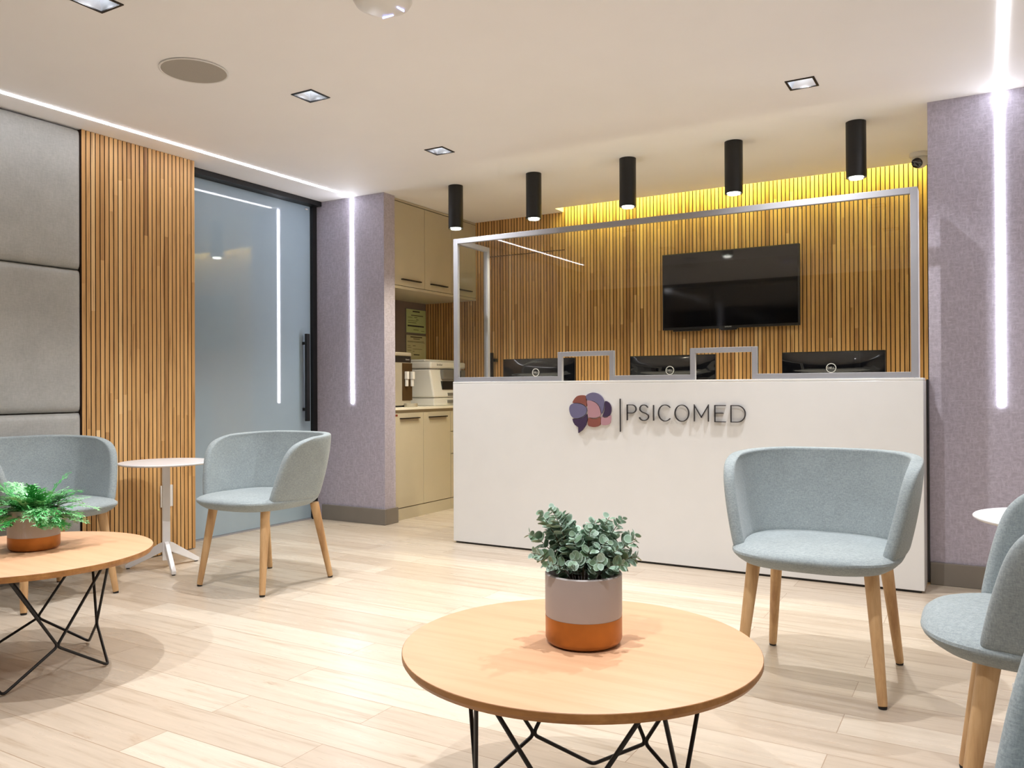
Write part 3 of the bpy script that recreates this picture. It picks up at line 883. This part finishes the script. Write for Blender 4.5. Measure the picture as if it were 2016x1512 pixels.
# ------------------------------------------------------------------ chairs
def interp(tbl, x):
    for (a, b), (c, d) in zip(tbl, tbl[1:]):
        if x <= c: return b + (d-b)*(x-a)/(c-a)
    return tbl[-1][1]
def make_chair():
    t = thing('tub_chair', 'x', 'chair', (0, 0, 0), 0, 'grey-blue tub chairs with wooden legs')
    # shell
    FT = [(.440, -.200), (.50, -.190), (.60, -.168), (.665, -.146), (.700, -.122), (.727, -.085), (.743, -.030), (.752, .04)]
    bm = bmesh.new(); rows = []; NS = 34
    VS = [0, .12, .26, .42, .58, .72, .83, .91, .96, 1.0]
    ZB, ZF, ZK = .440, .752, .768
    for v in VS:
        zc_ = ZB+(ZF-ZB)*v
        yf = interp(FT, zc_)
        wv = .255 + .048*(1-(1-v)**1.7); yb = .200 + .075*(1-(1-v)**1.6)
        y0 = .01; n = 2.5
        pl = []
        K = 90
        for i in range(K+1):
            th = PI/2*i/K
            pl.append((wv*math.cos(th)**(2/n), y0+(yb-y0)*math.sin(th)**(2/n)))
        # arm (front) portion
        front = []
        if yf < y0:
            for i in range(12):
                y = yf+(y0-yf)*i/12
                front.append((wv*(1-.12*((y0-y)/.22)**2), y))
            half = front + pl
        else:
            half = [p for p in pl if p[1] >= yf]
        full = [(-x, y) for x, y in half] + [(x, y) for x, y in reversed(half[:-1])]
        d = [0]
        for a, b in zip(full, full[1:]): d.append(d[-1]+math.dist(a, b))
        row = []
        for k in range(NS+1):
            s = d[-1]*k/NS; j = 0
            while j < len(d)-2 and d[j+1] < s: j += 1
            q = (s-d[j])/max(1e-9, d[j+1]-d[j])
            x = full[j][0]+(full[j+1][0]-full[j][0])*q; y = full[j][1]+(full[j+1][1]-full[j][1])*q
            back = max(0, min(1, (y+.05)/.3))
            row.append(bm.verts.new((x, y, zc_+v*(ZK-ZF)*back)))
        rows.append(row)
    for a, b in zip(rows, rows[1:]):
        for k in range(NS): bm.faces.new((a[k], a[k+1], b[k+1], b[k]))
    sh = obj('backrest', bm, m['chair'], t, smooth=180)
    so = sh.modifiers.new('solid', 'SOLIDIFY'); so.thickness = .040; so.offset = 0; so.use_even_offset = False
    sb = sh.modifiers.new('sub', 'SUBSURF'); sb.levels = 1; sb.render_levels = 2
    # seat
    bm = bmesh.new(); n = 2.9; K = 56; A_, Bq, CY = .270, .270, -.050
    prof = [(.400, .80), (.404, .86), (.418, .935), (.432, .985), (.440, 1.0), (.447, .995), (.456, .955), (.463, .88), (.468, .75), (.472, .5), (.474, .22)]
    rings = []
    for z, s in prof:
        rg = []
        for i in range(K):
            th = 2*PI*i/K; c, s_ = math.cos(th), math.sin(th)
            rg.append(bm.verts.new((A_*s*math.copysign(abs(c)**(2/n), c), CY+Bq*s*math.copysign(abs(s_)**(2/n), s_), z)))
        rings.append(rg)
    for a, b in zip(rings, rings[1:]):
        for i in range(K):
            j = (i+1) % K; bm.faces.new((a[i], a[j], b[j], b[i]))
    bm.faces.new(rings[0]); bm.faces.new(rings[-1])
    st = obj('seat', bm, m['chair'], t, smooth=40)
    # legs
    for sx_ in (-1, 1):
        for sy_ in (-1, 1):
            top = Vector((sx_*.185, -.01+sy_*.168, .402)); bot = Vector((sx_*.2225, sy_*.235, .008))
            bm = bmesh.new(); dirv = (top-bot).normalized()
            tube(bm, [bot, bot+dirv*.01, top], .0165, 16, None)
            # taper manually
            for vtx in bm.verts:
                f = (vtx.co.z-.008)/.394
                c = bot+(top-bot)*f; off = vtx.co-c
                vtx.co = c+off*(.88+.52*min(1, f*1.15)) if f > .02 else c+off*.82
            lg = obj('leg', bm, m['chair_wood'], t, smooth=50)
            obj('foot_pad', LA([(.0125, 0), (.0135, .0075)], 14, cx=bot.x, cy=bot.y), m['rubber'], lg)
    return t
chr_ = make_chair()
chr_.location = (-3.236, 3.033, 0)
chr_['label'] = 'grey-blue tub chair in front of the glass sliding door'
dup(chr_, (-.502, 3.005, 0), R(-1), 'grey-blue tub chair in front of the white desk, right of the near table')
dup(chr_, (-3.94, 2.28, 0), R(90), 'grey-blue tub chair against the padded panels, behind the bright green plant')
dup(chr_, (.180, 2.222, 0), R(-90), 'grey-blue tub chair at the right edge with its seat and near leg in view')
dup(chr_, (.200, 1.065, 0), R(-90), 'grey-blue tub chair in the lower right corner, only a sliver of its arm showing')

# ------------------------------------------------------------------ white side tables
def make_side():
    t = thing('side_table', 'x', 'side table', (0, 0, 0), 0, 'white pedestal side tables')
    obj('tabletop', LA([(0, .583), (.238, .583), (.246, .589), (.246, .592), (.243, .595), (0, .595)], 64, caps=False), m['white_metal'], t, smooth=35)
    cl = obj('column', B(-.008, .008, -.0205, .0205, .045, .582), m['white_metal'], t, bev=.002); cl.rotation_euler = (0, 0, R(-27))
    for k in range(3):
        a = R(-27+120*k)
        bm = bmesh.new()
        prism(bm, [(.009, .150), (.04, .138), (.222, .022), (.222, .006), (.196, .006), (.009, .098)], 'y', -.011, .011)
        lg = obj('leg', bm, m['white_metal'], t, bev=.002); lg.rotation_euler = (0, 0, a)
        obj('foot_pad', LA([(.009, 0), (.009, .0055)], 12, cx=.209, cy=0), m['rubber'], lg)
    return t
sd = make_side(); sd.location = (-3.966, 2.985, 0); sd['label'] = 'white round side table in front of the wood slats, between two tub chairs'
dup(sd, (.205, 2.97, 0), R(33), 'white round side table at the right edge behind the tub chair')
t = thing('wall_socket', 'white rectangular socket plate low on the wood slats behind the side table', 'socket', (-4.291, 3.229, .354))
obj('plate', B(0, .009, -.042, .042, -.065, .065), m['white_plastic'], t, bev=.002)
obj('insert', B(.009, .011, -.022, .022, -.045, .045), m['white_plastic'], t, bev=.001)

# ------------------------------------------------------------------ coffee tables
def make_table(radius, a0, label, loc):
    t = thing('coffee_table', label, 'table', loc, 0, 'round coffee tables on black wire bases')
    bm = LA([(0, .4145), (radius-.001, .4145), (radius, .4135)], 96, caps=False)
    obj('tabletop', LA([(0, .3995), (radius-.002, .3995), (radius-.001, .4145), (radius-.003, .4155), (0, .4155)], 96, caps=False), m['table_top'], t, smooth=30)
    bm.free()
    obj('table_edge', LA([(radius-.0006, .4140), (radius, .4135), (radius, .402), (radius-.006, .393), (radius-.055, .387), (0, .387), (0, .3992), (radius-.0018, .3992)], 96, caps=False), m['table_edge'], t, smooth=30)
    Rv, Rn, Rt, zn = .3, .238, .30, .118
    for k in range(5):
        a = R(a0+72*k)
        def pol(r, ang, z, off=0):
            return Vector((r*math.cos(ang)-off*math.sin(ang), r*math.sin(ang)+off*math.cos(ang), z))
        V = pol(Rv, a, .0055)
        n1 = pol(Rn, a-R(36), zn, -.002); n2 = pol(Rn, a+R(36), zn, .002)
        t1 = pol(Rt, a-R(2.2), .386); t2 = pol(Rt, a+R(2.2), .386)
        bm = bmesh.new()
        tube(bm, fillet([t1, n1, V, n2, t2], .016, 6), .005, 10)
        obj('wire_leg', bm, m['black_metal'], t, smooth=50)
    return t
make_table(.402, 109, 'round peach-topped coffee table in the foreground, holding the eucalyptus pot', (-.806, 1.692, 0))
make_table(.428, 31.5, 'round peach-topped coffee table at the left, holding the bright green fern', (-3.003, 1.668, 0))

# ------------------------------------------------------------------ pots and plants
def pot(name, label, loc, r=.087, h=.160, band=.064):
    t = thing(name, label, 'potted plant', loc)
    obj('pot', LA([(r, band), (r+.001, band+.01), (r+.001, h-.002), (r-.001, h), (r-.006, h), (r-.007, h-.03), (0, h-.032)], 64, caps=False), m['pot'], t, smooth=35)
    obj('copper_band', LA([(0, 0), (r-.012, 0), (r-.003, .006), (r+.0005, .014), (r+.0007, band), (r-.002, band)], 64, caps=False), m['copper'], t, smooth=50)
    obj('soil', LA([(0, h-.024), (r-.008, h-.026)], 40, caps=False), m['soil'], t)
    return t

def leaf(bm, tones, base, dirv, nrm, L, W_, tone, cup=.15, n=10):
    dirv = dirv.normalized(); side = dirv.cross(nrm).normalized(); nn = side.cross(dirv).normalized()
    c = bm.verts.new(base+dirv*L*.5-nn*L*cup*.3)
    inner, ring = [], []
    for i in range(n):
        a = 2*PI*i/n
        u = -math.cos(a); v = math.sin(a)
        wid = W_*.5*(1-.15*u)
        for k, rg in ((.84, inner), (1.0, ring)):
            rg.append(bm.verts.new(base+dirv*L*(.5+.5*u*k)+side*wid*v*k+nn*(L*cup*(v*v*.6+.25*u*u)*k*k)))
    for i in range(n):
        j = (i+1) % n
        bm.faces.new((c, inner[i], inner[j])); tones.append(tone*.8)
        bm.faces.new((inner[i], ring[i], ring[j], inner[j])); tones.append(min(1, tone*.8+.38))

def eucalyptus(t, h, r):
    rng = random.Random(21)
    bm = bmesh.new(); tones = []; sb = bmesh.new()
    # target tips in the camera-facing plane plus depth spread : (right, up, depth)
    tips = [(-.10, .135, 0), (-.075, .15, -.03), (-.125, .085, .02), (-.12, .05, -.03), (-.055, .12, .03), (-.03, .09, -.05), (-.02, .10, .05),
            (.0, .085, .0), (.015, .105, -.03), (.03, .115, .02), (.05, .08, -.05), (.06, .125, .0), (.095, .12, .02), (.12, .075, -.02), (.125, .08, .03),
            (.12, .04, -.03), (.13, .03, .02), (.085, .03, -.07), (-.085, .03, -.06), (-.03, .045, -.085), (.03, .04, -.09), (.0, .05, .08), (-.07, .08, .07), (.07, .08, .075),
            (.1, .015, .0), (-.105, .025, .04), (-.05, .135, -.01), (-.09, .11, .035), (.01, .06, -.06), (.045, .06, .04), (-.045, .07, -.03), (.075, .055, -.035)]
    for (a, b, c) in tips:
        rgt = Vector((math.cos(YAW), math.sin(YAW), 0)); dep = Vector((-math.sin(YAW), math.cos(YAW), 0))
        tip = rgt*a + dep*c + Vector((0, 0, h+b))
        p0 = rgt*a*.25 + dep*c*.25 + Vector((0, 0, h-.028))
        mid = p0*.5+tip*.5 + Vector((0, 0, .028)) - (rgt*a + dep*c)*.12
        N = 9
        pts = [p0*(1-s)**2+mid*2*s*(1-s)+tip*s*s for s in [i/N for i in range(N+1)]]
        tube(sb, pts, .0014, 5, .0007)
        length = sum((pts[i+1]-pts[i]).length for i in range(N))
        nodes = max(6, int(length/.0115))
        for k in range(nodes):
            s = .22+.78*(k+.6)/nodes
            f = s*N; i = min(N-1, int(f)); q = f-i
            p = pts[i]*(1-q)+pts[i+1]*q; tg = (pts[i+1]-pts[i]).normalized()
            u = tg.cross(Vector((rng.uniform(-1, 1), rng.uniform(-1, 1), rng.uniform(-1, 1)))).normalized()
            L = (.0265 if s < .72 else .0265-.013*(s-.72)/.28)*rng.uniform(.8, 1.15)
            for sg_ in (-1, 1):
                d_ = (u*sg_+tg*rng.uniform(.25, .8)+Vector((rng.uniform(-.2, .2), rng.uniform(-.2, .2), rng.uniform(-.1, .3))))
                nr = (tg+Vector((rng.uniform(-.6, .6), rng.uniform(-.6, .6), rng.uniform(0, .6)))).normalized()
                leaf(bm, tones, p+u*sg_*.002, d_, nr, L, L*rng.uniform(.78, .98), min(1, max(0, rng.gauss(.5, .25))))
    fo = obj('foliage', bm, m['euc'], t); set_tone(fo, tones)
    for p in fo.data.polygons: p.use_smooth = True
    obj('stems', sb, m['stem'], t)
    bm = bmesh.new(); tube(bm, [Vector((.012, -.03, h-.03)), Vector((.022, -.045, h+.035))], .0022, 6); obj('twig', bm, m['stem'], t)

pe = pot('potted_eucalyptus', 'grey and copper pot of silvery round-leaved eucalyptus on the near coffee table', (-.803, 1.708, .4158))
eucalyptus(pe, .160, .087)

def fern(t, h, r):
    rng = random.Random(5)
    bm = bmesh.new(); tones = []
    def frond(az, elev, L, droop, w0):
        dh = Vector((math.cos(az), math.sin(az), 0)); sd_ = Vector((-math.sin(az), math.cos(az), 0))
        p = dh*.02*rng.uniform(.3, 2.2) + Vector((0, 0, h-.02)); e = elev
        N = 9; spine = [p.copy()]; dirs = []
        for i in range(N):
            d_ = dh*math.cos(e)+Vector((0, 0, math.sin(e)))
            p = p+d_*L/N; spine.append(p.copy()); dirs.append(d_); e -= droop/N
        dirs.append(dirs[-1])
        base_t = min(1, max(0, rng.gauss(.5, .22)))
        pl = None
        for i in range(N+1):
            d_ = dirs[i]; nn = sd_.cross(d_)
            w_ = w0*(.35+.65*min(1, i/3))*(1-.75*(i/N)**2)
            a = bm.verts.new(spine[i]-sd_*w_/2+nn*w_*.12); b = bm.verts.new(spine[i]+sd_*w_/2+nn*w_*.12)
            if pl:
                bm.faces.new((pl[0], pl[1], b, a)); tones.append(base_t)
            pl = (a, b)
            if i >= 3:
                for sgn in (-1, 1):
                    # lobes with small forks
                    LL = L*.36*(1-.5*(i/N))*rng.uniform(.7, 1.3)
                    ang = rng.uniform(.5, .95)
                    dd = (d_*math.cos(ang)+sd_*sgn*math.sin(ang)+Vector((0, 0, rng.uniform(-.1, .25)))).normalized()
                    q0 = spine[i]; lw = w0*.48
                    up_ = nn
                    def strip(q0, dd, LL, lw, tone):
                        si = dd.cross(up_).normalized()
                        v0 = bm.verts.new(q0-si*lw/2); v1 = bm.verts.new(q0+si*lw/2)
                        q1 = q0+dd*LL*.6; v2 = bm.verts.new(q1+si*lw*.42); v3 = bm.verts.new(q1-si*lw*.42)
                        v4 = bm.verts.new(q0+dd*LL-Vector((0, 0, LL*.12)))
                        bm.faces.new((v0, v1, v2, v3)); bm.faces.new((v3, v2, v4)); tones.extend([tone, min(1, tone+.15)])
                        return q1, si
                    tn = min(1, max(0, base_t+rng.uniform(-.1, .35)))
                    q1, si = strip(q0, dd, LL, lw, tn)
                    for s2 in (-1, 1):
                        strip(q0+dd*LL*rng.uniform(.35, .6), (dd+si*s2*.75).normalized(), LL*.55, lw*.7, tn)
    for k in range(125):
        az = rng.uniform(0, 2*PI)
        el = rng.uniform(-.1, 1.35)
        frond(az, el, rng.uniform(.095, .168), rng.uniform(.5, 1.9), rng.uniform(.010, .015))
    for vtx in bm.verts:
        if vtx.co.z < .105: vtx.co.z = .105 + (vtx.co.z-.105)*.38
        if vtx.co.z < .03: vtx.co.z = .03
    fo = obj('foliage', bm, m['fern'], t); set_tone(fo, tones)
pf = pot('potted_fern', 'grey and copper pot with bright green forked fern on the left coffee table', (-3.035, 1.724, .4158), r=.085, h=.148, band=.050)
fern(pf, .148, .085)
